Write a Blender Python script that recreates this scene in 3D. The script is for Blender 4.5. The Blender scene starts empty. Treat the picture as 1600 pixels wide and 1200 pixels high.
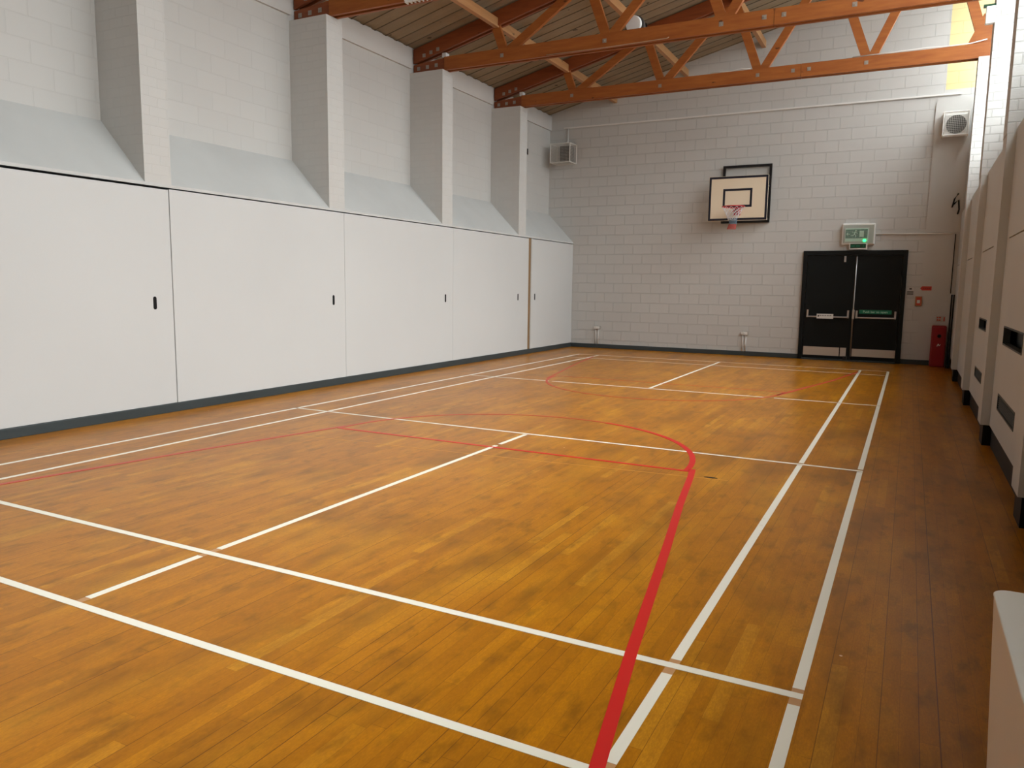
import bpy, math, random
from mathutils import Vector, Matrix
random.seed(7)
S = bpy.context.scene
# ------------------------------------------------------------------ camera
F, CX, CY, CZ, YAW, PIT, ROL = 1191.782, 6.3446, -2.0183, 1.4676, -0.477327, -0.128704, 0.0133185
cd = bpy.data.cameras.new('camera'); cam = bpy.data.objects.new('camera', cd)
S.collection.objects.link(cam); S.camera = cam
cd.sensor_width = 36; cd.lens = F / 1600 * 36; cd.clip_start = .05; cd.clip_end = 200
_fw = Vector((math.sin(YAW) * math.cos(PIT), math.cos(YAW) * math.cos(PIT), math.sin(PIT)))
_r = Vector((math.cos(YAW), -math.sin(YAW), 0)); _u = _r.cross(_fw)
_r2 = _r * math.cos(ROL) + _u * math.sin(ROL); _u2 = -_r * math.sin(ROL) + _u * math.cos(ROL)
cam.matrix_world = Matrix.Translation((CX, CY, CZ)) @ Matrix((_r2, _u2, -_fw)).transposed().to_4x4()
# ------------------------------------------------------------------ light and exposure
S.view_settings.view_transform = 'Standard'; S.view_settings.look = 'None'
S.view_settings.gamma = 1; S.view_settings.use_curve_mapping = False
S.view_settings.exposure = 0.3
SKY = 11.5; GLOW = 1.1; SUN = (.60, .06, .80)   # hazy sun behind thin cloud, through the high windows
w = bpy.data.worlds.new('overcast_sky'); S.world = w; w.use_nodes = True
nt = w.node_tree; nt.nodes.clear()
tc = nt.nodes.new('ShaderNodeTexCoord'); sx = nt.nodes.new('ShaderNodeSeparateXYZ')
mr = nt.nodes.new('ShaderNodeValToRGB'); cr = mr.color_ramp   # overcast sky: dark ground and trees low down, brightest overhead
for p_, v_ in ((0.0, .30), (.08, .75), (.30, .85), (.50, .92), (.75, 1.0)):
    e_ = cr.elements[0] if p_ == 0 else (cr.elements[1] if p_ == .75 else cr.elements.new(p_)); e_.position = p_; e_.color = (v_, v_, v_, 1)
bg = nt.nodes.new('ShaderNodeBackground'); mu = nt.nodes.new('ShaderNodeMath'); mu.operation = 'MULTIPLY'; mu.inputs[1].default_value = SKY
bg.inputs[0].default_value = (.94, .99, 1, 1)
out = nt.nodes.new('ShaderNodeOutputWorld')
vd = nt.nodes.new('ShaderNodeVectorMath'); vd.operation = 'DOT_PRODUCT'; vd.inputs[1].default_value = Vector(SUN).normalized()
pw = nt.nodes.new('ShaderNodeMath'); pw.operation = 'POWER'; pw.inputs[1].default_value = 14
mxz = nt.nodes.new('ShaderNodeMath'); mxz.operation = 'MAXIMUM'; mxz.inputs[1].default_value = 0
ma = nt.nodes.new('ShaderNodeMath'); ma.operation = 'MULTIPLY_ADD'; ma.inputs[1].default_value = GLOW
nt.links.new(tc.outputs['Generated'], vd.inputs[0]); nt.links.new(vd.outputs['Value'], mxz.inputs[0]); nt.links.new(mxz.outputs[0], pw.inputs[0]); nt.links.new(pw.outputs[0], ma.inputs[0]); nt.links.new(mr.outputs[0], ma.inputs[2])
nt.links.new(tc.outputs['Generated'], sx.inputs[0]); nt.links.new(sx.outputs[2], mr.inputs[0])
nt.links.new(ma.outputs[0], mu.inputs[0]); nt.links.new(mu.outputs[0], bg.inputs[1]); nt.links.new(bg.outputs[0], out.inputs[0])

# room dimensions
XL, XLR = -0.95, -1.62          # left: face of doors/piers, recessed wall
XR, XRP, XRW = 7.02, 7.10, 7.42  # right: face of piers, bay panels, window plane
YN, YF = -2.42, 15.2
PW = .33
PY = [-2.285, .63, 3.545, 6.46, 9.375, 12.29]
ZP = 5.08                       # pier tops
def zc(x): return 5.49 + .25 * (x + 1.62)   # ceiling line
for i in range(6):
    y0, y1 = PY[i] + PW, (PY[i + 1] if i < 5 else YF)
    ld = bpy.data.lights.new('sky_portal', 'AREA'); ld.shape = 'RECTANGLE'
    zb = 3.6 if i < 5 else 5.1; ld.size = 7.6 - zb; ld.size_y = y1 - y0; ld.cycles.is_portal = True
    lo = bpy.data.objects.new('sky_portal', ld); S.collection.objects.link(lo)
    lo.location = (XRW + .12, (y0 + y1) / 2, (7.6 + zb) / 2); lo.rotation_euler = (0, math.radians(90), 0)

# ------------------------------------------------------------------ helpers
class MB:
    def __init__(s): s.v = []; s.f = []
    def add(s, vs, fs):
        n = len(s.v); s.v += [tuple(v) for v in vs]; s.f += [tuple(n + i for i in f) for f in fs]; return s
    def box(s, x0, x1, y0, y1, z0, z1):
        return s.add([(x0,y0,z0),(x1,y0,z0),(x1,y1,z0),(x0,y1,z0),(x0,y0,z1),(x1,y0,z1),(x1,y1,z1),(x0,y1,z1)],
                     [(0,3,2,1),(4,5,6,7),(0,1,5,4),(1,2,6,5),(2,3,7,6),(3,0,4,7)])
    def prism(s, poly, a0, a1, axis='y'):
        # poly in the two other axes (x,z for 'y'; y,z for 'x'; x,y for 'z')
        n = len(poly)
        def P(p, a): return (p[0], a, p[1]) if axis == 'y' else ((a, p[0], p[1]) if axis == 'x' else (p[0], p[1], a))
        vs = [P(p, a0) for p in poly] + [P(p, a1) for p in poly]
        fs = [tuple(range(n)), tuple(range(2*n-1, n-1, -1))] + [(i, i+n, (i+1) % n + n, (i+1) % n) for i in range(n)]
        return s.add(vs, fs)
    def bar(s, p, q, wd, y0, y1):
        dx, dz = q[0]-p[0], q[1]-p[1]; L = math.hypot(dx, dz); nx, nz = -dz/L*wd/2, dx/L*wd/2
        return s.prism([(p[0]+nx,p[1]+nz),(p[0]-nx,p[1]-nz),(q[0]-nx,q[1]-nz),(q[0]+nx,q[1]+nz)], y0, y1)
    def tube(s, pts, r, n=8, closed=False):
        pts = [Vector(p) for p in pts]; m = len(pts); vs = []
        for i, p in enumerate(pts):
            if closed: t = pts[(i+1) % m] - pts[i-1]
            else: t = pts[min(i+1, m-1)] - pts[max(i-1, 0)]
            t.normalize(); a = Vector((0,0,1)) if abs(t.z) < .9 else Vector((1,0,0))
            u = t.cross(a).normalized(); v = t.cross(u)
            vs += [p + u*r*math.cos(2*math.pi*k/n) + v*r*math.sin(2*math.pi*k/n) for k in range(n)]
        fs = []
        for i in range(m if closed else m-1):
            j = (i+1) % m
            for k in range(n): fs.append((i*n+k, i*n+(k+1) % n, j*n+(k+1) % n, j*n+k))
        if not closed: fs += [tuple(range(n-1,-1,-1)), tuple((m-1)*n+k for k in range(n))]
        return s.add(vs, fs)
    def cyl(s, c, axis, r, h, n=24, r2=None):
        a = Vector(axis).normalized(); c = Vector(c); o = Vector((0,0,1)) if abs(a.z) < .9 else Vector((1,0,0))
        u = a.cross(o).normalized(); v = a.cross(u); r2 = r if r2 is None else r2
        vs = [c + (u*math.cos(2*math.pi*k/n) + v*math.sin(2*math.pi*k/n))*r for k in range(n)] + \
             [c + a*h + (u*math.cos(2*math.pi*k/n) + v*math.sin(2*math.pi*k/n))*r2 for k in range(n)]
        fs = [tuple(range(n-1,-1,-1)), tuple(range(n, 2*n))] + [(k, (k+1) % n, (k+1) % n+n, k+n) for k in range(n)]
        return s.add(vs, fs)
    def build(s, name, mat, parent=None, smooth=False, bevel=0):
        me = bpy.data.meshes.new(name); me.from_pydata(s.v, [], s.f); me.update()
        import bmesh
        bm = bmesh.new(); bm.from_mesh(me); bmesh.ops.recalc_face_normals(bm, faces=bm.faces); bm.to_mesh(me); bm.free()
        o = bpy.data.objects.new(name, me); S.collection.objects.link(o)
        if mat: me.materials.append(mat)
        if smooth:
            for p in me.polygons: p.use_smooth = len(p.vertices) == 4
        if bevel:
            b = o.modifiers.new('bevel', 'BEVEL'); b.width = bevel; b.segments = 2; b.limit_method = 'ANGLE'
        if parent is not None:
            o.parent = parent
            if parent.type == 'EMPTY' : o.matrix_parent_inverse = parent_inv(parent)
        return o
def parent_inv(p): return Matrix.Translation(p.location).inverted()
def rrect(x0, x1, z0, z1, r, n=5):
    P = []
    for cx, cz, a in ((x1-r, z1-r, 0), (x0+r, z1-r, 90), (x0+r, z0+r, 180), (x1-r, z0+r, 270)):
        for k in range(n+1):
            t = math.radians(a + 90*k/n); P.append((cx + r*math.cos(t), cz + r*math.sin(t)))
    return P
def tag(o, label, cat, group=None, kind=None):
    o['label'] = label; o['category'] = cat
    if group: o['group'] = group
    if kind: o['kind'] = kind
    return o
def thing(name, loc, label, cat, group=None):
    o = bpy.data.objects.new(name, None); S.collection.objects.link(o); o.location = loc; o.empty_display_size = .1
    return tag(o, label, cat, group)
def struct(o, label=None, cat=None):
    o['kind'] = 'structure'
    if label: o['label'] = label
    if cat: o['category'] = cat
    return o

# ------------------------------------------------------------------ materials
def mat(name, col, rough=.6, metal=0, spec=.5, emit=None):
    m = bpy.data.materials.new(name); m.use_nodes = True; b = m.node_tree.nodes['Principled BSDF']
    b.inputs['Base Color'].default_value = (*col, 1); b.inputs['Roughness'].default_value = rough
    b.inputs['Metallic'].default_value = metal; b.inputs['Specular IOR Level'].default_value = spec
    if emit: b.inputs['Emission Color'].default_value = (*emit[0], 1); b.inputs['Emission Strength'].default_value = emit[1]
    return m
class N:
    def __init__(s, m): s.m = m; s.t = m.node_tree; s.b = s.t.nodes['Principled BSDF']
    def n(s, t, **k):
        x = s.t.nodes.new(t)
        for a, v in k.items(): setattr(x, a, v)
        return x
    def l(s, a, b): s.t.links.new(a, b)
    def math(s, op, a, b=None, c=None):
        x = s.n('ShaderNodeMath', operation=op)
        for i, v in enumerate((a, b, c)):
            if v is None: continue
            if isinstance(v, (int, float)): x.inputs[i].default_value = v
            else: s.l(v, x.inputs[i])
        return x.outputs[0]
    def mix(s, f, a, b, mode='MIX'):
        x = s.n('ShaderNodeMix', data_type='RGBA', blend_type=mode)
        for sock, v in ((x.inputs[0], f), (x.inputs[6], a), (x.inputs[7], b)):
            if isinstance(v, (int, float)): sock.default_value = v
            elif isinstance(v, tuple): sock.default_value = (*v, 1)
            else: s.l(v, sock)
        return x.outputs[2]
    def pos(s): return s.n('ShaderNodeNewGeometry').outputs['Position']
    def noise(s, vec, scale, detail=3, rough=.5):
        x = s.n('ShaderNodeTexNoise'); x.inputs['Scale'].default_value = scale; x.inputs['Detail'].default_value = detail
        x.inputs['Roughness'].default_value = rough; s.l(vec, x.inputs['Vector']); return x.outputs['Fac']
    def scalev(s, vec, sc):
        x = s.n('ShaderNodeVectorMath', operation='MULTIPLY'); s.l(vec, x.inputs[0]); x.inputs[1].default_value = sc; return x.outputs[0]
    def ramp(s, f, a, b, lo=0., hi=1.):
        x = s.n('ShaderNodeMapRange'); s.l(f, x.inputs[0]); x.inputs[1].default_value = a; x.inputs[2].default_value = b
        x.inputs[3].default_value = lo; x.inputs[4].default_value = hi; return x.outputs[0]
    def bump(s, h, strength, dist):
        x = s.n('ShaderNodeBump'); s.l(h, x.inputs['Height']); x.inputs['Strength'].default_value = strength
        x.inputs['Distance'].default_value = dist; s.l(x.outputs[0], s.b.inputs['Normal'])
def paint(name, col, rough=.6, blot=.04, scale=1.5):
    m = mat(name, col, rough); q = N(m); p = q.pos()
    f = q.ramp(q.noise(p, scale, 4), .3, .7)
    c = q.mix(f, tuple(c*(1-blot) for c in col), tuple(min(1, c*(1+blot)) for c in col))
    q.l(c, q.b.inputs['Base Color']); q.bump(q.noise(p, 60, 2), .15, .002); return m
def blocks(name, col, bw, rh, along='x', mortar=.008, depth=.006, rough=.55, off=(0, 0), yellow=False, joint_shade=.97):
    m = mat(name, col, rough); q = N(m); p = q.pos()
    sp = q.n('ShaderNodeSeparateXYZ'); q.l(p, sp.inputs[0]); cb = q.n('ShaderNodeCombineXYZ')
    u = sp.outputs[0] if along == 'x' else sp.outputs[1]
    if along == 'xy': u = q.math('ADD', sp.outputs[0], sp.outputs[1])
    q.l(q.math('ADD', u, off[0]), cb.inputs[0]); q.l(q.math('ADD', sp.outputs[2], off[1]), cb.inputs[1])
    b = q.n('ShaderNodeTexBrick'); b.offset = .5; q.l(cb.outputs[0], b.inputs['Vector'])
    b.inputs['Scale'].default_value = 1; b.inputs['Mortar Size'].default_value = mortar; b.inputs['Mortar Smooth'].default_value = .3
    b.inputs['Brick Width'].default_value = bw; b.inputs['Row Height'].default_value = rh; b.inputs['Bias'].default_value = 0
    b.inputs['Color1'].default_value = (*[c*.985 for c in col], 1); b.inputs['Color2'].default_value = (*[min(1, c*1.015) for c in col], 1)
    b.inputs['Mortar'].default_value = (*[c*joint_shade for c in col], 1)  # joints wear the same paint; their shadow is put into the mortar colour
    c = b.outputs['Color']
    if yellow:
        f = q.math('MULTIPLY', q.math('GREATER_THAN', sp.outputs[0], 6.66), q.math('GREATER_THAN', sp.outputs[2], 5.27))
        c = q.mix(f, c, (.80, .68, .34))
    q.l(c, q.b.inputs['Base Color'])
    nz = q.noise(p, 35, 3); wob = q.noise(p, 3, 2)
    h = q.math('ADD', q.math('MULTIPLY', b.outputs['Fac'], -1.0), q.math('ADD', q.math('MULTIPLY', nz, .18), q.math('MULTIPLY', wob, .5)))
    q.bump(h, .9, depth); return m
WALL = (.575, .572, .552)
M = {}
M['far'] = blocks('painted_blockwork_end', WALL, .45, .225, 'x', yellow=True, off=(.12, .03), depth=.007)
M['left'] = blocks('painted_blockwork_side', WALL, .45, .225, 'y', off=(.1, 0), depth=.002, joint_shade=.97)
M['pier'] = blocks('painted_brick', WALL, .215, .1, 'xy', mortar=.007, depth=.010, joint_shade=.89)
M['white'] = paint('white_paint', (.60, .59, .57)); M['ledge'] = paint('ledge_paint', (.57, .58, .57), .5)
M['near'] = paint('near_wall_paint', (.16, .14, .115), .8)
M['pier_left'] = blocks('painted_brick_left', WALL, .215, .1, 'xy', mortar=.005, depth=.0015, joint_shade=.985)
M['door'] = paint('panel_paint', (.60, .61, .605), .5, .02, .6)
M['rpanel'] = paint('right_panel_paint', (.575, .572, .55), .5, .02)
M['skirt'] = paint('dark_skirting', (.035, .048, .052), .45, .1)
M['black'] = mat('black_paint', (.008, .008, .009), .5, 0, .2); M['blackmetal'] = mat('black_metal', (.015, .015, .017), .35, .3)
M['navy'] = mat('navy_paint', (.01, .012, .025), .4)
M['steel'] = mat('brushed_steel', (.55, .55, .55), .35, .85); M['kick'] = mat('kick_plate', (.62, .58, .52), .4, .5)
M['doorblack'] = mat('black_door', (.007, .009, .009), .55, 0, .18)
M['cream'] = mat('cream_board', (.86, .74, .56), .45); M['red'] = mat('red_metal', (.55, .02, .03), .4)
M['netwhite'] = mat('net_white', (.75, .75, .76), .8); M['netblue'] = mat('net_blue', (.15, .22, .28), .8); M['netred'] = mat('net_red', (.5, .08, .07), .8)
M['plastic'] = mat('white_plastic', (.78, .78, .75), .4); M['green'] = mat('sign_green', (.0, .17, .09), .4)
M['dkgreen'] = mat('sign_dark_green', (.005, .05, .02), .4); M['mint'] = mat('sign_mint', (.55, .85, .7), .4)
M['led'] = mat('green_led', (.05, .6, .2), .4, emit=((.03, .9, .25), 2.2))
M['redbox'] = mat('red_plastic', (.30, .005, .010), .4); M['signred'] = mat('sign_red', (.6, .05, .03), .5)
M['orange'] = mat('call_point', (.45, .16, .06), .5); M['cage'] = mat('cage_wire', (.75, .74, .70), .45)
M['speaker'] = mat('speaker_grey', (.05, .05, .045), .7); M['conduit'] = mat('conduit_paint', (.78, .765, .735), .5)
M['washer'] = mat('zinc_washer', (.36, .32, .27), .5, .4); M['timber_gap'] = mat('bare_timber', (.24, .14, .06), .7)
M['lens'] = mat('frosted_lens', (.9, .92, .9), .25); M['housing'] = mat('dark_housing', (.05, .04, .035), .5)
M['ventdark'] = mat('vent_dark', (.02, .025, .025), .6)
M['frame'] = mat('white_frame', (.75, .75, .74), .4)
def wood(name, a, b, rough=.5, sc=(1.5, 12, 12)):
    m = mat(name, a, rough); q = N(m); p = q.pos(); v = q.scalev(p, sc)
    f = q.ramp(q.noise(v, 1.6, 5, .6), .3, .72); c = q.mix(f, b, a)
    k = q.ramp(q.noise(q.scalev(p, (5, 5, 9)), 1.2, 1), .74, .78); c = q.mix(k, c, tuple(x*.35 for x in b))
    q.l(c, q.b.inputs['Base Color']); q.bump(f, .2, .002); return m
M['truss'] = wood('stained_pine', (.38, .122, .022), (.27, .070, .011))
M['trussd'] = wood('dark_red_pine', (.28, .07, .016), (.20, .045, .010))  # darker, redder pine on the top chords and heel blocks
M['purlin'] = wood('purlin_pine', (.52, .27, .11), (.42, .2, .075), sc=(12, 1.5, 12))
M['deck'] = wood('wood_wool_deck', (.32, .25, .165), (.26, .20, .125), .9, (1.2, 4, 4))
q = N(M['deck']); sp_ = q.n('ShaderNodeSeparateXYZ'); q.l(q.pos(), sp_.inputs[0]); src_ = q.b.inputs['Base Color'].links[0].from_socket
fy_ = q.math('FRACT', q.math('DIVIDE', q.math('SUBTRACT', sp_.outputs[1], PY[0] + PW/2 - 29.15), .2915))
jt_ = q.math('LESS_THAN', q.math('SUBTRACT', .5, q.math('ABSOLUTE', q.math('SUBTRACT', fy_, .5))), .035)
q.l(q.mix(q.math('MULTIPLY', jt_, .75), src_, (.05, .035, .02)), q.b.inputs['Base Color'])
# floor
def floor_mat():
    m = mat('strip_floor', (.5, .19, .03), .3); q = N(m); p = q.pos()
    sp = q.n('ShaderNodeSeparateXYZ'); q.l(p, sp.inputs[0]); x, y = sp.outputs[0], sp.outputs[1]
    WD = .0605
    xs = q.math('DIVIDE', x, WD); row = q.math('FLOOR', xs); fx = q.math('FRACT', xs)
    wn = q.n('ShaderNodeTexWhiteNoise', noise_dimensions='1D'); q.l(row, wn.inputs['W'])
    ys = q.math('ADD', q.math('DIVIDE', y, .85), q.math('MULTIPLY', wn.outputs['Value'], 7.3))
    blk = q.math('FLOOR', ys); fy = q.math('FRACT', ys)
    cb = q.n('ShaderNodeCombineXYZ'); q.l(row, cb.inputs[0]); q.l(blk, cb.inputs[1])
    w2 = q.n('ShaderNodeTexWhiteNoise', noise_dimensions='2D'); q.l(cb.outputs[0], w2.inputs['Vector']); rnd = w2.outputs['Value']
    # per strip tint
    c = q.mix(q.ramp(rnd, .0, .92), (.43, .155, .005), (.54, .205, .006))
    c = q.mix(q.ramp(rnd, .93, 1.0, 0, .8), c, (.64, .29, .02))
    # grain
    off = q.n('ShaderNodeCombineXYZ'); q.l(q.math('MULTIPLY', rnd, 37), off.inputs[2])
    va = q.n('ShaderNodeVectorMath', operation='ADD'); q.l(q.scalev(p, (70, 5, 1)), va.inputs[0]); q.l(off.outputs[0], va.inputs[1])
    g = q.noise(va.outputs[0], 1, 4, .6)
    c = q.mix(q.ramp(g, .35, .7, 0, .28), c, (.31, .098, .005))
    # blotchy wear, stretched along the strips
    s1 = q.noise(q.scalev(p, (2.6, .9, 1)), 1.1, 5, .62)
    c = q.mix(q.ramp(s1, .50, .66, 0, .65), c, (.20, .078, .005))
    s2 = q.noise(q.scalev(p, (9, 3.6, 1)), 1.3, 5, .6)
    c = q.mix(q.ramp(s2, .52, .68, 0, .7), c, (.20, .080, .005))
    s4 = q.noise(q.scalev(p, (22, 5, 1)), 1.0, 3, .6)
    c = q.mix(q.ramp(s4, .45, .75, 0, .4), c, (.28, .10, .006))
    s3 = q.noise(q.scalev(p, (3.1, 1.3, 1)), .9, 3)
    c = q.mix(q.ramp(s3, .52, .75, 0, .5), c, (.68, .30, .012))
    s5 = q.noise(q.scalev(p, (160, 45, 1)), 1.0, 3, .7)
    c = q.mix(q.ramp(s5, .42, .62, .30, 0), c, (.24, .085, .006))
    # joints between strips, some open
    wn3 = q.n('ShaderNodeTexWhiteNoise', noise_dimensions='1D'); q.l(q.math('ROUND', xs), wn3.inputs['W'])
    gapw = q.ramp(wn3.outputs['Value'], .5, 1.0, .012, .036)
    ex = q.math('LESS_THAN', q.math('SUBTRACT', .5, q.math('ABSOLUTE', q.math('SUBTRACT', fx, .5))), gapw)
    ey = q.math('LESS_THAN', q.math('SUBTRACT', .5, q.math('ABSOLUTE', q.math('SUBTRACT', fy, .5))), .0010)
    e = q.math('MAXIMUM', ex, ey); dk = q.math('MULTIPLY', e, q.ramp(wn3.outputs['Value'], 0, 1, .25, .8))
    c = q.mix(dk, c, (.10, .035, .008))
    # small specks and scuffs
    vo = q.n('ShaderNodeTexVoronoi'); vo.inputs['Scale'].default_value = 2.3; q.l(p, vo.inputs['Vector'])
    c = q.mix(q.math('LESS_THAN', vo.outputs['Distance'], .018), c, (.75, .55, .4))
    q.l(c, q.b.inputs['Base Color'])
    q.l(q.ramp(q.noise(q.scalev(p, (3, 1.5, 1)), 2, 4), .3, .7, .28, .30), q.b.inputs['Roughness']); q.b.inputs['Specular IOR Level'].default_value = .14
    return m
M['floor'] = floor_mat()
def line_mat(name, col, worn):
    m = mat(name, col, .4); q = N(m); p = q.pos()
    f = q.ramp(q.noise(p, 9, 5, .7), .66, .78, 0, .7); q.l(q.mix(f, col, worn), q.b.inputs['Base Color'])
    return m
M['wline'] = line_mat('white_line_paint', (.84, .80, .68), (.55, .45, .3))
M['rline'] = line_mat('red_line_paint', (.60, .012, .01), (.45, .05, .02))
M['rline_old'] = line_mat('worn_red_line_paint', (.50, .045, .02), (.45, .12, .03))
M['bare'] = mat('bare_wood', (.50, .26, .11), .5); M['faint'] = mat('faint_line', (.62, .29, .06), .4)
g = bpy.data.materials.new('window_glass'); g.use_nodes = True; t = g.node_tree; t.nodes.clear()
o_ = t.nodes.new('ShaderNodeOutputMaterial'); mx = t.nodes.new('ShaderNodeMixShader'); tr = t.nodes.new('ShaderNodeBsdfTransparent')
gl = t.nodes.new('ShaderNodeBsdfGlossy'); gl.inputs['Roughness'].default_value = .02; mx.inputs[0].default_value = .05
t.links.new(tr.outputs[0], mx.inputs[1]); t.links.new(gl.outputs[0], mx.inputs[2]); t.links.new(mx.outputs[0], o_.inputs[0])
M['glass'] = g

# ------------------------------------------------------------------ the shell
floor = struct(MB().box(-1.9, 7.9, YN-.2, YF+.2, -.15, 0).build('floor', M['floor']), 'varnished strip wood sports floor with painted court lines', 'floor')
# ceiling: arched deck strips running across the hall
cm = MB(); pitch = 2.915/10; y = PY[0] + PW/2; prof = []
yy = YN - .1
k0 = math.floor((yy - y)/pitch)
k = k0
while y + k*pitch < YF + .1:
    for a, d in ((0, 0), (.04, .012), (.25, .030), (.5, .034), (.75, .030), (.96, .012)): prof.append((y + (k+a)*pitch, d))
    k += 1
prof.sort()
def deck(x0, x1, pr):
    n = len(pr); vs = []; fs = []
    for (yy, d) in pr: vs += [(x0, yy, zc(x0)+d), (x1, yy, zc(x1)+d)]
    for (yy, d) in pr: vs += [(x0, yy, zc(x0)+.2), (x1, yy, zc(x1)+.2)]
    for i in range(n-1): fs += [(2*i, 2*i+1, 2*i+3, 2*i+2), (2*n+2*i, 2*n+2*i+2, 2*n+2*i+3, 2*n+2*i+1), (2*i, 2*i+2, 2*n+2*i+2, 2*n+2*i), (2*i+1, 2*n+2*i+1, 2*n+2*i+3, 2*i+3)]
    fs += [(0, 2*n, 2*n+1, 1), (2*n-2, 2*n-1, 4*n-1, 4*n-2)]
    cm.add(vs, fs)
deck(-1.85, 7.85, prof)
struct(cm.build('ceiling', M['deck']), 'sloping brown wood deck roof rising towards the windows', 'ceiling')
ztop = lambda x: zc(x) + .05
wall_far = struct(MB().prism([(-1.85, 0), (7.85, 0), (7.85, ztop(7.85)), (-1.85, ztop(-1.85))], YF, YF+.2).build('wall_far', M['far']), 'grey-white painted blockwork end wall', 'wall')
struct(MB().prism([(-1.85, 0), (7.85, 0), (7.85, ztop(7.85)), (-1.85, ztop(-1.85))], YN-.2, YN).build('wall_near', M['near']), 'painted blockwork wall behind the camera', 'wall')
wall_left = struct(MB().box(XLR-.2, XLR, YN, YF, 0, ztop(XLR)-.02).build('wall_left', M['left']), 'white painted block wall set back between brick piers', 'wall')
def bays(): return [(PY[i]+PW, PY[i+1] if i < 5 else YF) for i in range(6)]
for (a, b) in bays():
    MB().prism([(XL, 2.475), (XL, 2.505), (XLR, 3.19), (XLR, 2.475)], a, b).build('sloping_ledge', M['ledge'], wall_left)
    MB().box(XLR, XLR+.04, a, b, 5.155, zc(XLR)-.003).build('fascia_board', M['white'], wall_left)
for yp in PY:
    MB().box(XLR, XL, yp, yp+PW, 2.475, ZP).build('brick_pier', M['pier_left'], wall_left)
MB().box(XL-.04, XL+.003, YN, YF, 2.475, 2.508).build('ledge_nosing', M['ledge'], wall_left)
MB().box(XL-.045, XL, 12.915, 12.98, .1, 2.47).build('gap_lining', M['door'], wall_left)
# flush doors of the cupboards along the left wall
seams = [-2.05, .885, 3.835, 6.77, 9.735, 12.80]
dl = ['large flush white cupboard door nearest the camera on the left wall', 'second large flush white cupboard door from the left picture edge, below the second bay',
      'third flush white cupboard door on the left wall, between seams under the third bay', 'flush white cupboard door just left of the brown timber gap', ]
names = ['flush white cupboard door behind the picture edge, beside the camera', 'large flush white cupboard door cut by the left edge of the photo',
      'wide flush white cupboard door below the bay between the first and second full piers', 'flush white cupboard door below the bay between the second and third brick piers',
      'flush white cupboard door ending at the brown timber gap', ]
spans = [(YN+.02, .88, None), (.89, 3.831, 3.60), (3.842, 6.768, 6.515), (6.773, 9.733, 9.48), (9.737, 12.785, 12.30), (12.985, YF-.005, 13.11)]
names.append('narrow flush white cupboard door in the far left corner beyond the timber gap')
for (a, b, hy), lb in zip(spans, names):
    if hy is None: continue
    t_ = thing('cupboard_door', (XL, (a+b)/2, 0), lb, 'cupboard door', 'flush cupboard doors along the left wall')
    zt = 2.452 if a < 3.8 else 2.462
    MB().box(XL-.035, XL, a, b, .1, zt).build('door_panel', M['door'], t_, bevel=.003)
    MB().prism([(hy+dy, z) for dy, z in [(p[0], p[1]) for p in rrect(-.021, .021, 1.155, 1.295, .02)]], XL-.001, XL+.003, 'x').build('finger_pull', M['black'], t_)
    t_.children[-1]['label'] = 'black recessed finger pull'
struct(MB().box(XL-.10, XL-.02, 12.785, 12.925, .1, 2.47).build('trim_1', M['timber_gap']), 'brown timber post in the narrow gap between white doors', 'post')
# filling behind doors so no black shows through the seams
MB().box(XL-.3, XL-.17, YN, YF, 0, 2.47).build('cupboard_carcass', M['black'], wall_left)
MB().box(XL-.06, XL-.036, YN, 12.78, .1, 2.44).box(XL-.06, XL-.036, 12.93, YF, .1, 2.44).build('cupboard_batten', M['door'], wall_left)
struct(MB().box(XL-.04, XL+.012, YN, YF, 0, .098).build('baseboard_left', M['skirt'], bevel=.004), 'dark slate painted skirting under the white doors', 'skirting')
bf = MB().box(XL+.012, 4.30, YF-.02, YF, 0, .098); bf.box(6.24, 7.0, YF-.02, YF, 0, .098)
struct(bf.build('baseboard_far', M['skirt'], bevel=.004), 'dark skirting along the foot of the end wall', 'skirting')
MB().box(XLR+.0, XLR+.006, 13.96, 14.02, 4.42, 4.55).build('vent_slot', M['black'], wall_left)
wall_left.children[-1]['label'] = 'small black slot high in the last bay'

# right wall
wr = MB()
wr.box(XRW-.02, 7.85, YN, YF, 0, 3.60)
wr.box(XRW-.02, 7.85, YN, YF, 7.55, ztop(7.6))
for yp in PY: wr.box(XRW-.02, 7.85, yp, yp+PW, 3.6, 7.55)
wr.box(XRW-.02, 7.85, PY[5]+PW, YF, 3.6, 5.10)
wall_right = struct(wr.build('wall_right', M['pier']), 'window wall with painted brick piers and boxed panels below', 'wall')
for yp in PY:
    MB().box(XR, XRW, yp, yp+PW, 2.9, ZP).build('brick_pier', M['pier'], wall_right)
    MB().box(XR+.004, XRW, yp, yp+PW, .2, 2.9).build('pier_casing', M['rpanel'], wall_right)
    MB().box(XR+.03, XRW, yp+.02, yp+PW, 0, .2).build('pier_plinth', M['black'], wall_right)
vents = {2: [(4.68, 5.98, 1.01, 1.165, 'u'), (4.73, 5.95, .43, .565, 'l')], 3: [(7.78, 8.72, 1.035, 1.155, 'u'), (7.78, 8.73, .46, .57, 'l')]}
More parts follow.
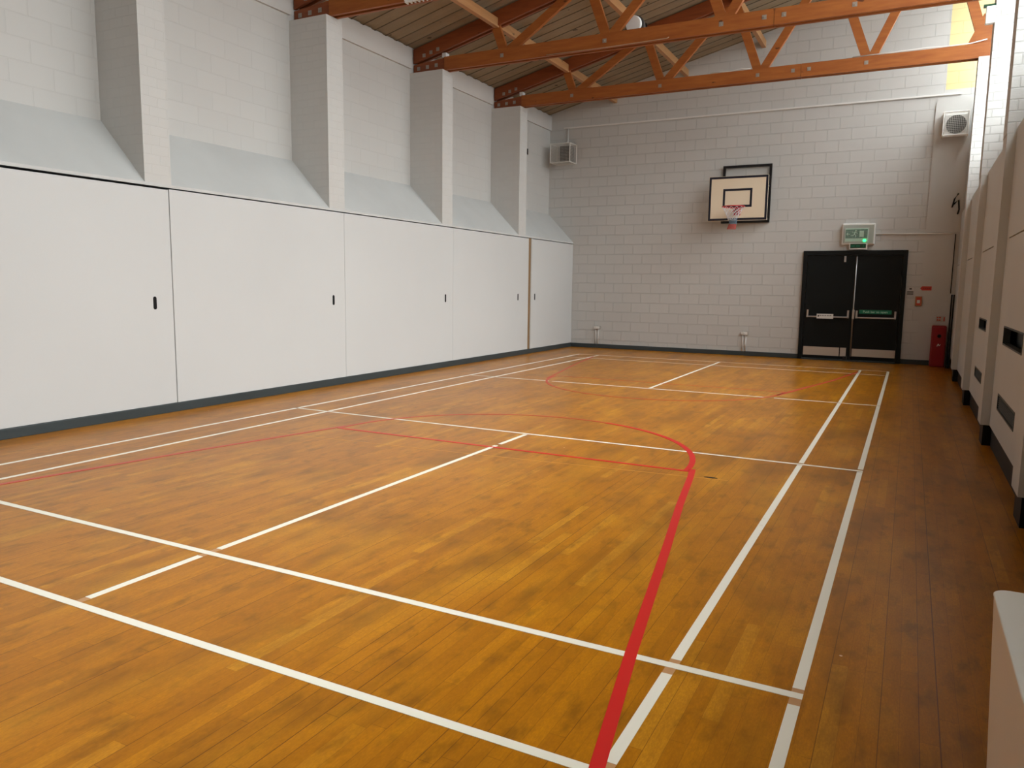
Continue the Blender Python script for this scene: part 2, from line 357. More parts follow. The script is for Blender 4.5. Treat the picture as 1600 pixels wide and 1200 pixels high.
for i, (a, b) in enumerate(bays()):
    hs = [(h[0], h[1], h[2], h[3]) for h in vents.get(i, [])]
    sl = (b-2.3, b-.18, 1.945, 1.957)
    hs2 = hs + [sl]
    ye = sorted({a, b, *[h[0] for h in hs2], *[h[1] for h in hs2]}); ze = sorted({.2, 2.95, *[h[2] for h in hs2], *[h[3] for h in hs2]})
    m_ = MB()
    for j in range(len(ye)-1):
        for k in range(len(ze)-1):
            ym, zm = (ye[j]+ye[j+1])/2, (ze[k]+ze[k+1])/2
            if any(h[0] < ym < h[1] and h[2] < zm < h[3] for h in hs2): continue
            m_.box(XRP, XRP+.03, ye[j], ye[j+1], ze[k], ze[k+1])
    m_.prism([(XRP, 2.95), (XRP+.03, 2.90), (XRW, 3.5), (XRW, 3.64)], a, b)
    p_ = m_.build('boxed_panel', M['rpanel'], wall_right)
    MB().box(XRP+.02, XRW, a, b, 0, .2).build('bay_plinth', M['black'], wall_right)
    MB().box(XRP+.1, XRP+.12, a, b, .2, 2.0).build('panel_back', M['ventdark'], wall_right)
    for (y0, y1, z0, z1, kd) in vents.get(i, []):
        v_ = MB()
        fr_ = .008
        v_.box(XRP-.004, XRP+.05, y0-.006, y0+fr_, z0, z1).box(XRP-.004, XRP+.05, y1-fr_, y1+.006, z0, z1)
        v_.box(XRP-.004, XRP+.05, y0, y1, z0-.006, z0+fr_).box(XRP-.004, XRP+.05, y0, y1, z1-fr_, z1+.006)
        if kd == 'l':
            nn = 7
            for k in range(nn): zz = z0 + (k+.5)*(z1-z0)/nn; v_.prism([(XRP+.002, zz-.006), (XRP+.03, zz+.006), (XRP+.03, zz+.009), (XRP+.002, zz-.003)], y0, y1)
        v_.build('air_grille' if kd == 'l' else 'recessed_vent', M['skirt'], wall_right)
    # window of the bay
    wf = MB(); z0, z1 = (3.62 if i < 5 else 5.10), 7.55
    for (ya, yb) in ((a, a+.05), (b-.05, b), ((a+b)/2-.025, (a+b)/2+.025)): wf.box(XRW+.02, XRW+.07, ya, yb, z0, z1)
    for zz in ((z0, z0+1.3, z0+2.6, z1-.05) if i < 5 else (z0, z0+1.2, z1-.05)): wf.box(XRW+.02, XRW+.07, a, b, zz, zz+.05)
    wi = struct(wf.build('window_%d' % (i+1), M['frame']), 'tall high-level window in the right wall', 'window')
    MB().box(XRW+.04, XRW+.045, a+.05, b-.05, z0+.05, z1-.05).build('window_pane', M['glass'], wi)

# smooth boarded panel on the end wall, right side, with a rounded top corner
pp = [(6.52, 2.6), (XRP+.02, 2.6), (XRP+.02, 5.12), (6.66, 5.12)] + [(6.66-.14*math.sin(math.radians(t)), 4.98+.14*math.cos(math.radians(t))) for t in (20, 40, 60, 90)]
struct(MB().prism(pp, YF-.018, YF+.01).box(6.52, XRP+.02, YF-.003, YF+.01, .1, 2.6).build('trim_2', M['rpanel']), 'smooth painted boarding up the right end of the end wall', 'panel')

# ------------------------------------------------------------------ court lines
Z0 = .0015
def strip(x0, x1, y0, y1, m='wline', label='white court line', z=Z0):
    o = MB().box(x0, x1, y0, y1, -.002, z).build('court_line', M[m], floor); o['label'] = label; return o
LW = .042
xo0, xo1, xi0, xi1 = 0, LW, .46, .46+LW
xr0, xr1, xR0, xR1 = 5.64-LW, 5.64, 6.10-LW, 6.10
G = .032
# outer and inner side lines (left pair runs unbroken; right pair stops short of each crossing)
strip(xo0, xo1, YN+.3, 13.4, label='white outer side line on the left')
for a, b in ((YN+.3, 4.70-.02), (4.72+.02, 8.68-.01), (8.72+.02, 13.36)): strip(xi0, xi1, a, b, label='white inner side line on the left')
for a, b in ((-.6+.6+LW+.04, .76-G-.02), (.76+LW+G, 4.70-.03), (4.72+.03, 8.66), (8.74, 12.60), (12.67, 13.34)): strip(xr0, xr1, a, b, label='white inner side line on the right')
for a, b in ((LW+.04, .76-G-.02), (.76+LW+G, 4.70-.03), (4.72+.04, 8.66), (8.74, 13.34)): strip(xR0, xR1, a, b, label='white outer side line on the right')
# cross lines
strip(0, 6.10, 0, LW, label='white base line nearest the camera')
strip(0, 6.10, .76, .76+LW, label='white cross line next to the near base line')
strip(0, 6.10, 4.70-.018, 4.70+.018, label='white cross line in the near half')
strip(0, 1.44, 8.70-.018, 8.70+.018, label='white cross line in the far half'); strip(1.50, 4.68, 8.70-.018, 8.70+.018, label='white cross line in the far half'); strip(4.80, 6.10, 8.70-.018, 8.70+.018, label='white cross line in the far half')
strip(.02, 6.08, 12.62, 12.645, label='white cross line next to the far base line'); strip(.02, 6.08, 13.365, 13.39, label='white base line at the far wall')
# centre lines
for a, b in ((.09, .76-.035), (.76+LW+.05, 4.05), (4.12, 4.66)): strip(3.05-LW/2, 3.05+LW/2, a, b, label='white centre line in the near half')
strip(3.05-LW/2, 3.05+LW/2, 8.74, 13.36, label='white centre line in the far half')
# bare wood where tape has gone
for (x0, x1, y0, y1) in ((xr0, xr1, .76-G-.02, .76), (xr0, xr1, .76+LW, .76+LW+G), (xR0, xR1, .76-G-.02, .76), (xR0, xR1, .76+LW, .76+LW+G),
                         (3.05-LW/2, 3.05+LW/2, .76-.035, .76), (3.05-LW/2, 3.05+LW/2, .76+LW, .76+LW+.05), (3.05-LW/2, 3.05+LW/2, LW, .09), (xr0, xr1, LW, LW+.04)):
    o = MB().box(x0, x1, y0, y1, -.002, .0008).build('bare_patch', M['bare'], floor); o['label'] = 'bare pale patch between line ends'
o = MB().prism([(5.06+.055*math.cos(a*.5236), 3.86+.02*math.sin(a*.5236)) for a in range(12)], -.002, .0008, 'z').build('scuff_mark', M['black'], floor); o['label'] = 'small black scuff beside the red line'
# red key lines
def ribbon(pts, wd, m, label, z=.0022):
    vs = []; fs = []
    for i, p in enumerate(pts):
        a = Vector(pts[max(i-1, 0)]); b = Vector(pts[min(i+1, len(pts)-1)]); d = (b-a).normalized(); nn = Vector((-d.y, d.x))*wd/2
        P = Vector(p); vs += [(P.x+nn.x, P.y+nn.y, z), (P.x-nn.x, P.y-nn.y, z)]
    for i in range(len(pts)-1): fs.append((2*i, 2*i+1, 2*i+3, 2*i+2))
    n_ = len(vs); vs += [(v[0], v[1], -.002) for v in vs]
    for i in range(len(pts)-1): fs += [(2*i, 2*i+2, n_+2*i+2, n_+2*i), (2*i+1, n_+2*i+1, n_+2*i+3, 2*i+3)]
    fs += [(0, n_, n_+1, 1), (n_-2, n_-1, 2*n_-1, 2*n_-2)]
    o = MB().add(vs, fs).build('court_line', M[m], floor); o['label'] = label; return o
yc1, rr = 3.97, 1.785
ribbon([(5.80, -1.0), (5.592, .04), (5.445, .80), (5.223, 2.06), (5.05, 3.0), (4.915, 3.82), (4.87, 4.05)], .05, 'rline', 'red side line of the near key on the right')
ribbon([(3.05+rr*math.cos(math.radians(a)), yc1+rr*math.sin(math.radians(a))) for a in range(0, 78, 3)], .05, 'rline', 'red curved top of the near key')
ribbon([(3.05+rr*math.cos(math.radians(a)), yc1+rr*math.sin(math.radians(a))) for a in range(75, 181, 3)], .04, 'rline_old', 'worn red curved top of the near key', .002)
ribbon([(1.25, 4.1), (1.216, 3.937), (.895, 2.479), (.636, 1.035), (.4, -.6)], .045, 'rline_old', 'worn red side line of the near key on the left')
strip(1.26, 4.88, 3.955, 3.995, 'rline', 'red cross line of the near key', .0018)
yc2 = 9.40
ribbon([(3.05+rr*math.cos(math.radians(a)), yc2-rr*math.sin(math.radians(a))) for a in range(0, 181, 4)], .035, 'rline_old', 'worn red curve of the far key')
ribbon([(4.80, 9.0), (4.99, 9.88), (5.31, 11.275), (5.60, 13.0)], .05, 'rline_old', 'worn red side line of the far key on the right')
ribbon([(1.27, 9.0), (1.10, 9.88), (.8, 11.275), (.5, 13.0)], .035, 'rline_old', 'worn red side line of the far key on the left')
strip(1.25, 4.85, 9.38, 9.41, 'rline_old', 'worn red cross line of the far key', .0016)
ribbon([(.9, 3.45), (2.94, 3.62), (5.2, 3.83)], .012, 'faint', 'faint pale scored line', .0008)

# ------------------------------------------------------------------ roof trusses
NB = [(.17, 5.25), (1.95, 5.25), (3.70, 5.25), (5.45, 5.25), (7.12, 5.25)]
NTX = [-.04, 1.59, 3.20, 4.80, 6.44]
def truss(yc, label):
    t_ = thing('roof_truss', (3.05, yc, ZP), label, 'roof truss', 'timber roof trusses')
    w2, bd = .035, .045
    def pair(mb, fn): fn(mb, yc-w2-bd, yc-w2); fn(mb, yc+w2, yc+w2+bd)
    # bottom chord boards, joined by a splice at x = 4.40
    for (x0, x1) in ((-.975, 4.397), (4.403, XRW-.03)):
        m_ = MB(); pair(m_, lambda mb, a, b: mb.box(x0, x1, a, b, ZP+.003, 5.30)); m_.build('bottom_chord', M['truss'], t_)
    th = .235
    m_ = MB()
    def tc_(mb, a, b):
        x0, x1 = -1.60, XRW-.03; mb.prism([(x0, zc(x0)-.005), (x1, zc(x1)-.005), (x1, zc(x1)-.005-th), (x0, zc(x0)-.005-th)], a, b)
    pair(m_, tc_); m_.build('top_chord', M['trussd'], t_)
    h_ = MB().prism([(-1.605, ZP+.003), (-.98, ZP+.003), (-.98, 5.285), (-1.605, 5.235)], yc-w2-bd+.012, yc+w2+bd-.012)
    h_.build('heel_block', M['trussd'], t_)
    MB().box(-1.03, -.955, yc-w2-.02, yc+w2+.02, 5.30, 5.375).build('packing_block', M['white'], t_)
    NT = [(x, zc(x)-.13) for x in NTX]
    for i, b in enumerate(NB):
        MB().bar((b[0]-.02, b[1]), NT[i], .145, yc-w2+.002, yc+w2-.002).build('web', M['truss'], t_)
        if i < 4: MB().bar((b[0]+.03, b[1]), NT[i+1], .135, yc-w2+.004, yc+w2-.004).build('web', M['truss'], t_)
    MB().prism([(6.85, 5.30), (XRW-.04, 5.30), (XRW-.04, 5.75), (7.05, 5.75)], yc-w2-.002, yc+w2+.002).build('end_block', M['truss'], t_)
    # square washers with bolt heads on the near face
    ws = [(-1.50, 5.165), (-1.32, 5.175), (-1.14, 5.185), (-1.38, 5.37), (-1.24, 5.405), (-1.10, 5.44), (.14, 5.19), (1.92, 5.19), (3.68, 5.19), (4.27, 5.20), (4.53, 5.20), (5.42, 5.20)]
    for (x, z) in ws:
        yf = yc-w2-bd + (.012 if x < -1 and z < 5.3 else 0)
        m_ = MB().box(x-.03, x+.03, yf-.005, yf, z-.03, z+.03); m_.cyl((x, yf-.016, z), (0, 1, 0), .012, .012, 6)
        m_.build('washer_plate', M['washer'], t_)
tl = {0: 'timber roof truss above the camera end', 1: 'timber roof truss over the camera, out of the picture', 2: 'timber roof truss above the first bays, mostly above the frame',
      3: 'orange-brown timber truss only glimpsed at the top left corner', 4: 'orange-brown timber roof truss in the middle, nearer of the two crossing the view', 5: 'orange-brown timber roof truss farthest away, in front of the end wall'}
for i, yp in enumerate(PY):
    if i < 3: continue
    truss(yp + PW/2, tl[i])
for i, x in enumerate(NTX):
    z1 = zc(x) - .10
    o = MB().box(x+.02, x+.10, 3.6, YF-.0, z1-.14, z1).build('purlin', M['purlin'])
    tag(o, ['pale timber tie running lengthwise under the roof, lowest, nearest the left wall', 'pale timber tie running lengthwise, second from the left wall', 'pale timber tie running lengthwise, third from the left wall',
            'pale timber tie running lengthwise high over the middle right', 'pale timber tie running lengthwise highest, by the windows'][i], 'roof beam', 'lengthwise timber ties')

# lamp wedged on the middle truss
yt = PY[4]+PW/2
t_ = thing('floodlight', (2.33, yt+.25, 5.30), 'round white floodlight peeping over the middle roof truss', 'light')
MB().cyl((2.30, yt+.19, 5.45), (-.1, -1, -.15), .125, .06, 28).build('lamp_lens', M['lens'], t_, True, .012)
m_ = MB().cyl((2.335, yt+.36, 5.47), (-.1, -1, -.15), .09, .17, 24, .135); m_.build('lamp_housing', M['housing'], t_, True)
m_ = MB().tube([(2.47, yt+.22, 5.45), (2.50, yt+.18, 5.37), (2.47, yt+.06, 5.312), (2.19, yt+.06, 5.312), (2.16, yt+.18, 5.37), (2.17, yt+.22, 5.45)], .012); m_.build('bracket', M['blackmetal'], t_, True)
# fluorescent batten and conduit on trusses
yt0 = PY[3]+PW/2
t_ = thing('batten_light', (.6, yt0-.12, 5.05), 'pale louvred strip light at the very top edge beside the first truss', 'light')
MB().box(.33, 1.5, yt0-.16, yt0-.09, 5.055, 5.10).build('gear_tray', M['plastic'], t_)
m_ = MB(); [m_.box(.34+k*.06, .352+k*.06, yt0-.16, yt0-.09, 5.03, 5.06) for k in range(20)]; m_.box(.34, 1.492, yt0-.161, yt0-.157, 5.03, 5.06); m_.build('louvre', M['plastic'], t_)
o = MB().tube([(.95, yt-.093, 5.095), (2.0, yt-.093, 5.085), (2.9, yt-.093, 5.095), (2.93, yt-.093, 5.11)], .007).build('conduit_pipe', mat('dull_conduit', (.42, .28, .18), .5), None, True)
tag(o, 'thin pale conduit clipped along the lower edge of the middle truss', 'conduit')
yt5 = PY[5]+PW/2
o = MB().tube([(5.2, yt5-.06, 5.315), (5.9, yt5-.06, 5.32), (6.3, yt5-.06, 5.33), (6.6, yt5-.06, 5.315), (6.9, yt5-.06, 5.32), (7.12, yt5-.05, 5.36)], .009).build('cable', M['conduit'], None, True)
tag(o, 'white cable lying on top of the farthest truss near the windows', 'cable')
o = MB().tube([(2.85, yt5-.06, 5.312), (3.05, yt5-.06, 5.33), (3.2, yt5-.06, 5.312), (3.4, yt5-.06, 5.335), (3.55, yt5-.06, 5.315)], .008).build('cable', M['cage'], None, True)
tag(o, 'short pale cable on top of the farthest truss above the hoop', 'cable')
# small light box by the pier
t_ = thing('emergency_light', (6.98, 9.3, 4.83), 'small pale box light high on the right pier below the truss end', 'light')
MB().box(6.92, 7.02, 9.375, 9.47, 4.73, 4.93).build('light_body', M['lens'], t_, bevel=.008)
MB().box(6.89, 7.02, 9.385, 9.455, 4.93, 4.955).build('bracket', M['dkgreen'], t_)

# ------------------------------------------------------------------ end wall fittings
# speakers in wire guards
def speaker(x0, x1, y0, z0, z1, label, round_=False):
    t_ = thing('caged_speaker', ((x0+x1)/2, YF, z0), label, 'speaker', 'wall speakers in wire guards')
    y1 = YF-.003; r = .012; e = MB()
    for x in (x0, x1):
        for z in (z0, z1): e.tube([(x, y0, z), (x, y1, z)], r, 6)
        for yv in (y0, y1): e.tube([(x, yv, z0), (x, yv, z1)], r, 6)
    for z in (z0, z1):
        for yv in (y0, y1): e.tube([(x0, yv, z), (x1, yv, z)], r, 6)
    e.build('guard_frame', M['cage'], t_)
    m_ = MB(); nx = 14; ny = 11; nz = 13; q_ = .0015
    for k in range(1, nx): x = x0+(x1-x0)*k/nx; m_.box(x-q_, x+q_, y0-q_, y0+q_, z0, z1)
    for k in range(1, nz): z = z0+(z1-z0)*k/nz; m_.box(x0, x1, y0-q_, y0+q_, z-q_, z+q_); m_.box(x1-q_, x1+q_, y0, y1, z-q_, z+q_); m_.box(x0-q_, x0+q_, y0, y1, z-q_, z+q_)
    for k in range(1, ny):
        yv = y0+(y1-y0)*k/ny
        for x in (x0, x1): m_.box(x-q_, x+q_, yv-q_, yv+q_, z0, z1)
        for z in (z0, z1): m_.box(x0, x1, yv-q_, yv+q_, z-q_, z+q_)
    m_.build('guard_mesh', M['cage'], t_)
    if not round_:
        MB().box(x0+.2, x1-.04, y0+.10, y1-.05, z0+.03, z1-.05).build('speaker_cabinet', M['speaker'], t_, bevel=.01)
        MB().box((x0+.24), (x1-.12), y1-.055, y1, z0+.15, z1-.15).build('bracket', M['blackmetal'], t_)
    else:
        MB().box(x0+.02, x1-.02, y0+.12, y1, z0+.02, z1-.02).build('speaker_cabinet', M['plastic'], t_, bevel=.01)
        MB().cyl(((x0+x1)/2+.01, y0+.12, (z0+z1)/2), (0, -1, 0), .17, .012, 32).build('speaker_cone', M['speaker'], t_)
    return t_
speaker(-1.42, -.925, 14.80, 4.345, 4.77, 'white wire-caged speaker high in the far left corner')
speaker(6.66, 7.075, 14.93, 4.38, 4.80, 'wire-caged speaker with round cone high in the far right corner', True)
# conduits on the end wall
o = MB().box(-1.25, 6.93, YF-.028, YF-.001, 5.165, 5.195)
tag(o.build('conduit_trunking', M['conduit']), 'long level white trunking across the top of the end wall', 'conduit')
o = MB().tube([(-1.14, YF-.02, 5.163), (-1.14, YF-.02, 4.90), (-1.14, YF-.02, 4.86), (-1.12, YF-.05, 4.80)], .012)
o.cyl((-1.14, YF-.035, 4.82), (0, 0, 1), .03, .04, 12)
tag(o.build('conduit_pipe', M['conduit'], None, True), 'short upright conduit dropping to the left caged speaker', 'conduit')
o = MB().tube([(5.635, YF-.014, 2.585), (6.9, YF-.014, 2.575), (7.0, YF-.014, 2.57)], .012)
tag(o.build('conduit_pipe', M['conduit'], None, True), 'level conduit leading right from the emergency exit light', 'conduit')
o = MB().tube([(7.03, YF-.02, 2.56), (7.03, YF-.02, 1.42)], .008)
tag(o.build('cable', M['black'], None, True), 'thin black cable running down the far right corner', 'cable')
o = MB().tube([(7.02, YF-.05, 3.32), (6.96, YF-.06, 3.22), (6.93, YF-.06, 3.06), (6.97, YF-.05, 3.14), (7.03, YF-.05, 3.20), (7.05, YF-.05, 3.02), (7.03, YF-.05, 2.93)], .014)
tag(o.build('cable', M['black'], None, True), 'looped black cable ends high in the far right corner', 'cable')
for x, lb in ((-.27, 'small double socket near the foot of the end wall by the left corner'), (3.17, 'small double socket near the foot of the end wall below the hoop')):
    t_ = thing('power_socket', (x, YF, .4), lb, 'socket', 'sockets low on the end wall')
    MB().box(x-.075, x+.075, YF-.045, YF, .455, .53).build('socket_box', M['washer'], t_, bevel=.006)
    MB().box(x-.07, x+.07, YF-.05, YF-.044, .46, .525).build('face_plate', M['plastic'], t_)
    for dx in (-.035, .03): MB().tube([(x+dx, YF-.02, .10), (x+dx, YF-.02, .455)], .010).build('conduit_drop', M['conduit'], t_, True)
    MB().box(x-.012, x+.012, YF-.065, YF-.05, .49, .525).build('switch', M['lens'], t_)

# basketball backboard
t_ = thing('basketball_hoop', (2.97, YF, 2.85), 'cream backboard with black border, red ring and twisted net on the end wall', 'basketball hoop')
YB = 14.72; x0, x1, z0, z1 = 2.362, 3.582, 2.885, 3.807
MB().box(x0, x1, YB, YB+.02, z0, z1).build('backboard', M['cream'], t_, bevel=.003)
def frame_rect(m_, a, b, c, d, wd, y0, y1):
    m_.box(a, b, y0, y1, c, c+wd); m_.box(a, b, y0, y1, d-wd, d); m_.box(a, a+wd, y0, y1, c+wd, d-wd); m_.box(b-wd, b, y0, y1, c+wd, d-wd); return m_
frame_rect(MB(), x0+.006, x1-.006, z0+.006, z1-.006, .045, YB-.002, YB).build('board_border', M['navy'], t_)
frame_rect(MB(), 2.665, 3.265, 3.16, 3.545, .045, YB-.002, YB).build('target_square', M['navy'], t_)
m_ = frame_rect(MB(), 2.55, 3.565, 2.865, 4.085, .05, YF-.055, YF-.01)
m_.build('wall_frame', M['blackmetal'], t_)
for x in (2.60, 3.52):
    for z in (2.93, 3.62): MB().box(x-.02, x+.02, YB+.02, YF-.05, z-.02, z+.02).build('support_arm', M['blackmetal'], t_)
RC = Vector((2.97, YB-.15-.225, 3.135))
MB().tube([(RC.x+.225*math.cos(a*math.pi/16), RC.y+.225*math.sin(a*math.pi/16), RC.z) for a in range(32)], .011, 8, True).build('ring', M['red'], t_, True)
m_ = MB().box(2.90, 3.04, YB-.012, YB, 2.99, 3.15); m_.box(2.91, 2.925, YB-.15, YB-.01, 3.05, 3.13); m_.box(3.015, 3.03, YB-.15, YB-.01, 3.05, 3.13); m_.box(2.91, 3.03, YB-.17, YB-.01, 3.12, 3.135)
m_.build('ring_bracket', M['red'], t_)
def net(z0, z1, r0, r1, m, nm='net'):
    m_ = MB(); n = 12; rows = 5
    for s in (1, -1):
        for k in range(n):
            pts = []
            for j in range(rows*3+1):
                f = j/(rows*3); a = (k/n*2*math.pi) + s*f*1.5; r = r0+(r1-r0)*f**.8
                pts.append((RC.x+r*math.cos(a)+.03*f*math.sin(z0*9)-.02*f, RC.y+r*math.sin(a), z0+(z1-z0)*f))
            m_.tube(pts, .0045, 5)
    return m_.build(nm, M[m], t_, True)
net(3.125, 2.86, .225, .075, 'netwhite'); net(2.90, 2.78, .085, .07, 'netblue'); net(2.78, 2.68, .07, .085, 'netred')
for c, l in zip(t_.children[-3:], ('white cords', 'grey-blue cords', 'red cords at the bottom of the net')): c['label'] = l

# double door
t_ = struct(bpy.data.objects.new('door_1', None)); S.collection.objects.link(t_); t_.location = (5.27, YF, 0)
t_['label'] = 'pair of black fire doors with push bars and steel kick plates'; t_['category'] = 'door'
YD = YF-.03
m_ = MB().box(4.295, 4.375, YF-.05, YF+.0, 0, 2.262).box(6.165, 6.245, YF-.05, YF, 0, 2.262).box(4.375, 6.165, YF-.05, YF, 2.17, 2.262)
m_.build('door_frame', M['doorblack'], t_, bevel=.004)
MB().box(4.38, 5.30, YD, YF-.002, .02, 2.165).build('door_leaf', M['doorblack'], t_, bevel=.003)
MB().box(5.31, 6.16, YD, YF-.002, .02, 2.165).build('door_leaf', M['doorblack'], t_, bevel=.003)
MB().box(4.40, 5.10, YD-.004, YD, .095, .272).build('kick_plate', M['kick'], t_); MB().box(5.12, 5.235, YD-.005, YD, .095, .272).build('kick_plate', M['kick'], t_)
MB().box(5.345, 6.145, YD-.004, YD, .105, .262).build('kick_plate', M['kick'], t_)
MB().box(4.375, 6.165, YF-.12, YD, 0, .03).build('threshold', M['skirt'], t_)
def pushbar(xa, xb, z):
    m_ = MB()
    m_.box(xa, xa+.035, YD-.06, YD, z-.02, z+.14); m_.box(xb-.035, xb, YD-.06, YD, z-.02, z+.14)
    m_.tube([(xa+.01, YD-.085, z), (xb-.01, YD-.085, z)], .016, 10); m_.box(xa+.003, xa+.03, YD-.09, YD-.05, z-.018, z+.02); m_.box(xb-.03, xb-.003, YD-.09, YD-.05, z-.018, z+.02)
    return m_.build('push_bar', M['steel'], t_)
pb = pushbar(4.43, 5.245, .905); 
l_ = MB().box(4.635, 4.955, YD-.108, YD-.1, .868, .965).build('label_plate', M['plastic'], pb)
ll = MB()
for k in range(5): ll.box(4.69+k*.048, 4.69+k*.048+.036, YD-.1095, YD-.108, .925, .938)
ll.box(4.655, 4.68, YD-.1095, YD-.108, .905, .94)
ll.build('plate_marks', M['black'], pb)
MB().box(4.64, 4.95, YD-.1, YD-.08, .875, .96).build('plate_back', M['steel'], pb)
pushbar(5.37, 6.115, .905)
MB().tube([(5.325, YD-.03, .10), (5.325, YD-.03, 2.14)], .011, 8).build('bolt_rod', M['steel'], t_, True)
MB().box(5.305, 5.35, YD-.055, YD, .87, 1.06).build('bolt_case', M['steel'], t_, bevel=.008)
MB().box(5.085, 5.125, YD-.03, YD, 2.03, 2.15).build('door_stay', M['steel'], t_, bevel=.004)
m_ = MB().box(5.18, 5.26, YD-.06, YD, .03, .10); m_.cyl((5.20, YD-.07, .06), (0, -1, 0), .014, .02, 12); m_.build('floor_stop', M['blackmetal'], t_)
def text(body, x, y, z, size, m, parent, name='lettering'):
    c = bpy.data.curves.new(name, 'FONT'); c.body = body; c.size = size; c.extrude = .0008; c.align_x = 'CENTER'; c.align_y = 'CENTER'; c.space_character = 1.05
    o = bpy.data.objects.new(name+'_tmp', c); S.collection.objects.link(o); dg = bpy.context.evaluated_depsgraph_get()
    me = bpy.data.meshes.new_from_object(o.evaluated_get(dg)); bpy.data.objects.remove(o)
    me.transform(Matrix.Translation((x, y, z)) @ Matrix.Rotation(math.radians(90), 4, 'X')); me.materials.clear(); me.materials.append(m)
    p = bpy.data.objects.new(name, me); S.collection.objects.link(p); p.parent = parent
    if parent.type == 'EMPTY': p.matrix_parent_inverse = parent_inv(parent)
    return p
sg = thing('door_sign', (5.715, YD, 1.0), 'green push bar sign on the right black door leaf', 'sign')
MB().box(5.43, 6.03, YD-.003, YD, .985, 1.065).build('sign_plate', M['green'], sg)
text('Push bar to open', 5.73, YD-.0045, 1.025, .062, M['mint'], sg)

# emergency exit light with guard
t_ = thing('exit_light', (5.31, YF, 2.33), 'white guarded emergency exit light with glowing green lamp above the black doors', 'light')
MB().box(5.01, 5.625, YF-.09, YF, 2.375, 2.80).build('light_housing', M['plastic'], t_, bevel=.02)
MB().box(5.04, 5.60, YF-.094, YF-.09, 2.405, 2.765).build('face_plate', mat('grey_face', (.40, .44, .39), .5), t_)
MB().box(5.075, 5.50, YF-.097, YF-.09, 2.44, 2.70).build('exit_panel', M['mint'], t_)
ex = MB().box(5.08, 5.49, YF-.0985, YF-.097, 2.50, 2.68).build('green_field', M['green'], t_)
m_ = MB(); yv = YF-.0997   # running figure, doorway and arrow
m_.cyl((5.27, yv, 2.655), (0, 1, 0), .014, .001, 12)
for p, q, wd in (((5.265, 2.635), (5.245, 2.585), .022), ((5.262, 2.63), (5.225, 2.61), .01), ((5.225, 2.61), (5.205, 2.63), .01), ((5.268, 2.628), (5.30, 2.60), .01),
                 ((5.245, 2.585), (5.275, 2.555), .013), ((5.275, 2.555), (5.265, 2.52), .012), ((5.245, 2.585), (5.215, 2.555), .013), ((5.215, 2.555), (5.18, 2.555), .012),
                 ((5.10, 2.59), (5.165, 2.59), .014), ((5.10, 2.59), (5.125, 2.615), .012), ((5.10, 2.59), (5.125, 2.565), .012)): m_.bar(p, q, wd, yv, yv+.001)
m_.box(5.34, 5.42, yv, yv+.001, 2.53, 2.65)
m_.build('pictogram', M['mint'], t_)
g_ = MB()
for k in range(21): g_.box(5.06+k*.0225, 5.0625+k*.0225, YF-.112, YF-.108, 2.41, 2.71)
for k in range(14): g_.box(5.06, 5.512, YF-.112, YF-.108, 2.41+k*.0229, 2.4125+k*.0229)
g_.build('wire_guard', M['plastic'], t_)
MB().cyl((5.44, YF-.10, 2.455), (0, -1, 0), .028, .02, 20).build('indicator_lamp', M['led'], t_)
MB().box(5.165, 5.50, YF-.108, YF-.088, 2.285, 2.405).build('sign_backing', M['plastic'], t_)
MB().box(5.185, 5.475, YF-.111, YF-.108, 2.305, 2.39).build('lower_sign', M['dkgreen'], t_)
m_ = MB().box(5.20, 5.27, YF-.113, YF-.111, 2.335, 2.36).box(5.29, 5.365, YF-.113, YF-.111, 2.335, 2.36); m_.cyl((5.43, YF-.113, 2.348), (0, 1, 0), .014, .002, 12)
m_.build('sign_marks', M['green'], t_)
for x in (5.07, 5.30, 5.54): MB().cyl((x, YF-.06, 2.78), (0, 0, 1), .02, .012, 10).build('fixing_clip', M['washer'], t_)

# notices right of the doors
t_ = thing('wall_notice', (6.33, YF, 1.36), 'white notice card with black print beside the black doors', 'sign')
MB().box(6.265, 6.40, YF-.004, YF, 1.36, 1.535).build('notice_card', mat('card', (.62, .60, .58), .6), t_)
m_ = MB()
for z in (1.44, 1.42, 1.40, 1.38): m_.box(6.275, 6.39, YF-.0052, YF-.004, z, z+.012)
m_.box(6.315, 6.33, YF-.0052, YF-.004, 1.485, 1.52); m_.box(6.337, 6.352, YF-.0052, YF-.004, 1.485, 1.52); m_.box(6.315, 6.352, YF-.0052, YF-.004, 1.497, 1.507); m_.build('notice_print', M['black'], t_)
t_ = thing('arrow_sign', (6.6, YF, 1.5), 'small red sign above the fire call point', 'sign')
MB().prism([(6.50, 1.515), (6.535, 1.555), (6.70, 1.555), (6.70, 1.475), (6.535, 1.475)], YF-.004, YF).build('sign_plate', M['signred'], t_)
m_ = MB()
for k in range(4): m_.box(6.55+k*.035, 6.575+k*.035, YF-.0052, YF-.004, 1.505, 1.525)
m_.build('sign_marks', mat('sign_red_dark', (.35, .03, .02), .5), t_)
t_ = thing('call_point', (6.49, YF, 1.16), 'small framed fire alarm call point below the red sign', 'alarm')
frame_rect(MB(), 6.43, 6.55, 1.165, 1.355, .022, YF-.045, YF).build('call_point_frame', M['orange'], t_, bevel=.004)
MB().box(6.45, 6.53, YF-.035, YF, 1.185, 1.335).build('call_point_body', M['signred'], t_)
MB().box(6.463, 6.517, YF-.042, YF-.035, 1.22, 1.285).build('glass_window', M['plastic'], t_)
t_ = thing('wall_notice', (6.9, YF, .86), 'small pale notice with red marks just above the red cabinet', 'sign')
MB().box(6.82, 6.985, YF-.004, YF, .865, .975).build('notice_card', mat('card_pale', (.5, .47, .42), .6), t_)
m_ = MB()
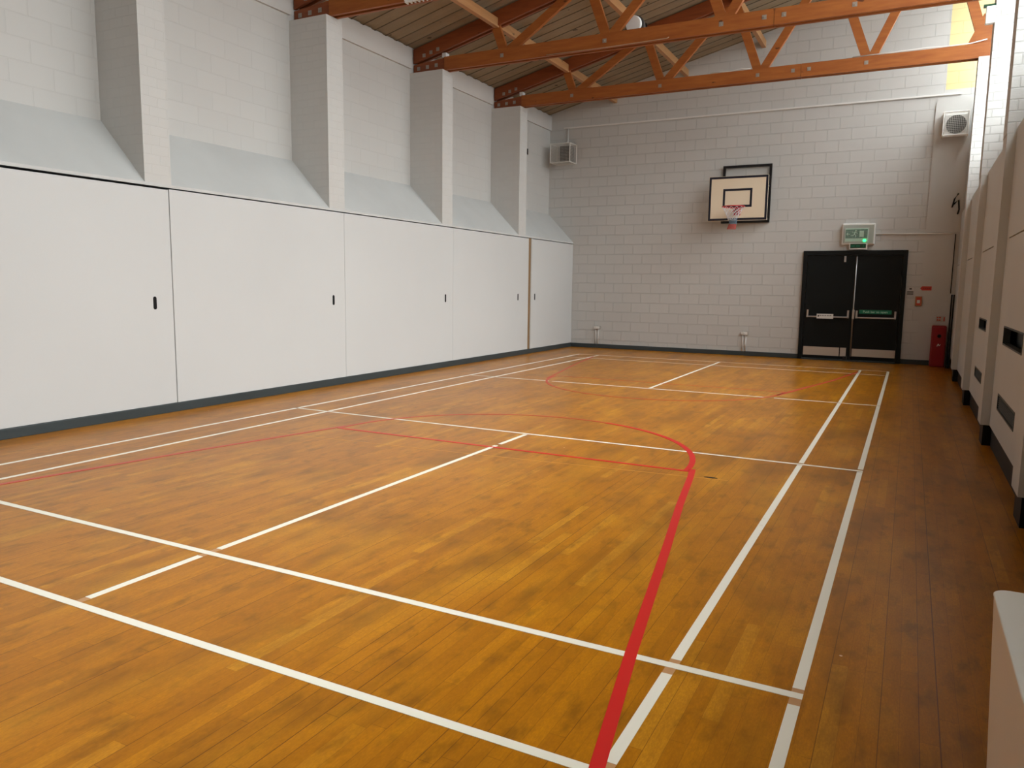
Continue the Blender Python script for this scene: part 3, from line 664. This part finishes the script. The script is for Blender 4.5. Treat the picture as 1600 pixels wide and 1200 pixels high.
for (a, b, c, d) in ((6.83, 6.86, .94, .96), (6.87, 6.90, .935, .965), (6.835, 6.85, .885, .925), (6.86, 6.90, .89, .91), (6.95, 6.97, .88, .96)): m_.box(a, b, YF-.0052, YF-.004, c, d)
m_.build('notice_print', M['signred'], t_)
# red extinguisher cabinet
t_ = thing('extinguisher_cabinet', (6.9, YF-.15, 0), 'tall red plastic fire extinguisher cabinet in the far right corner', 'fire cabinet')
MB().prism(rrect(6.755, 7.01, .0, .80, .03), YF-.28, YF-.022).build('cabinet_body', M['redbox'], t_, bevel=.008)
MB().prism(rrect(6.775, 6.99, .03, .77, .03), YF-.295, YF-.28).build('cabinet_door', M['redbox'], t_, bevel=.004)
MB().cyl((6.89, YF-.297, .60), (0, -1, 0), .035, .012, 20).build('handle_recess', M['black'], t_)
m_ = MB().bar((6.865, .40), (6.885, .45), .010, YF-.2975, YF-.295); m_.bar((6.885, .45), (6.90, .41), .010, YF-.2975, YF-.295); m_.bar((6.90, .41), (6.92, .44), .010, YF-.2975, YF-.295)
m_.build('cabinet_mark', M['cage'], t_)
# black net posts in the corner
for x, lb in ((6.985+.055, 'left one of two slim black posts standing in the far right corner'), (7.075, 'right one of two slim black posts standing in the far right corner')):
    t_ = thing('net_post', (x, 14.72, 0), lb, 'post', 'slim black posts')
    MB().box(x-.015, x+.013, 14.70, 14.75, 0, 1.40).build('post', M['black'], t_, bevel=.003)
    MB().cyl((x, 14.725, 1.40), (0, 0, 1), .012, .02, 12).build('post_cap', M['steel'], t_)

# white cabinet close to the camera
t_ = thing('low_cabinet', (6.75, -.9, 0), 'white low cabinet with scuffed top cut by the lower right corner', 'cabinet')
def rr_top(x0, x1, y0, y1, r=.05):
    return rrect(x0, x1, y0, y1, r, 6)
vs = []; P0 = rrect(6.565, 7.0, -1.75, -.35, .02, 6); P1 = rrect(6.525, 7.0, -1.75, -.335, .03, 6); n = len(P0)
m_ = MB(); m_.add([(x, y, .0) for x, y in P0] + [(x, y, .894) for x, y in P1], [tuple(range(n-1, -1, -1)), tuple(range(n, 2*n))] + [(i, (i+1) % n, (i+1) % n+n, i+n) for i in range(n)])
m_.build('cabinet_body', paint('cabinet_paint', (.74, .69, .62), .45), t_)
MB().prism(rrect(6.524, 7.0, -1.75, -.334, .03, 6), .8945, .9, 'z').build('cabinet_top', line_mat('cabinet_top_paint', (.78, .77, .72), (.4, .4, .37)), t_, bevel=.002)
t_.children[-1]['label'] = 'white scuffed top'
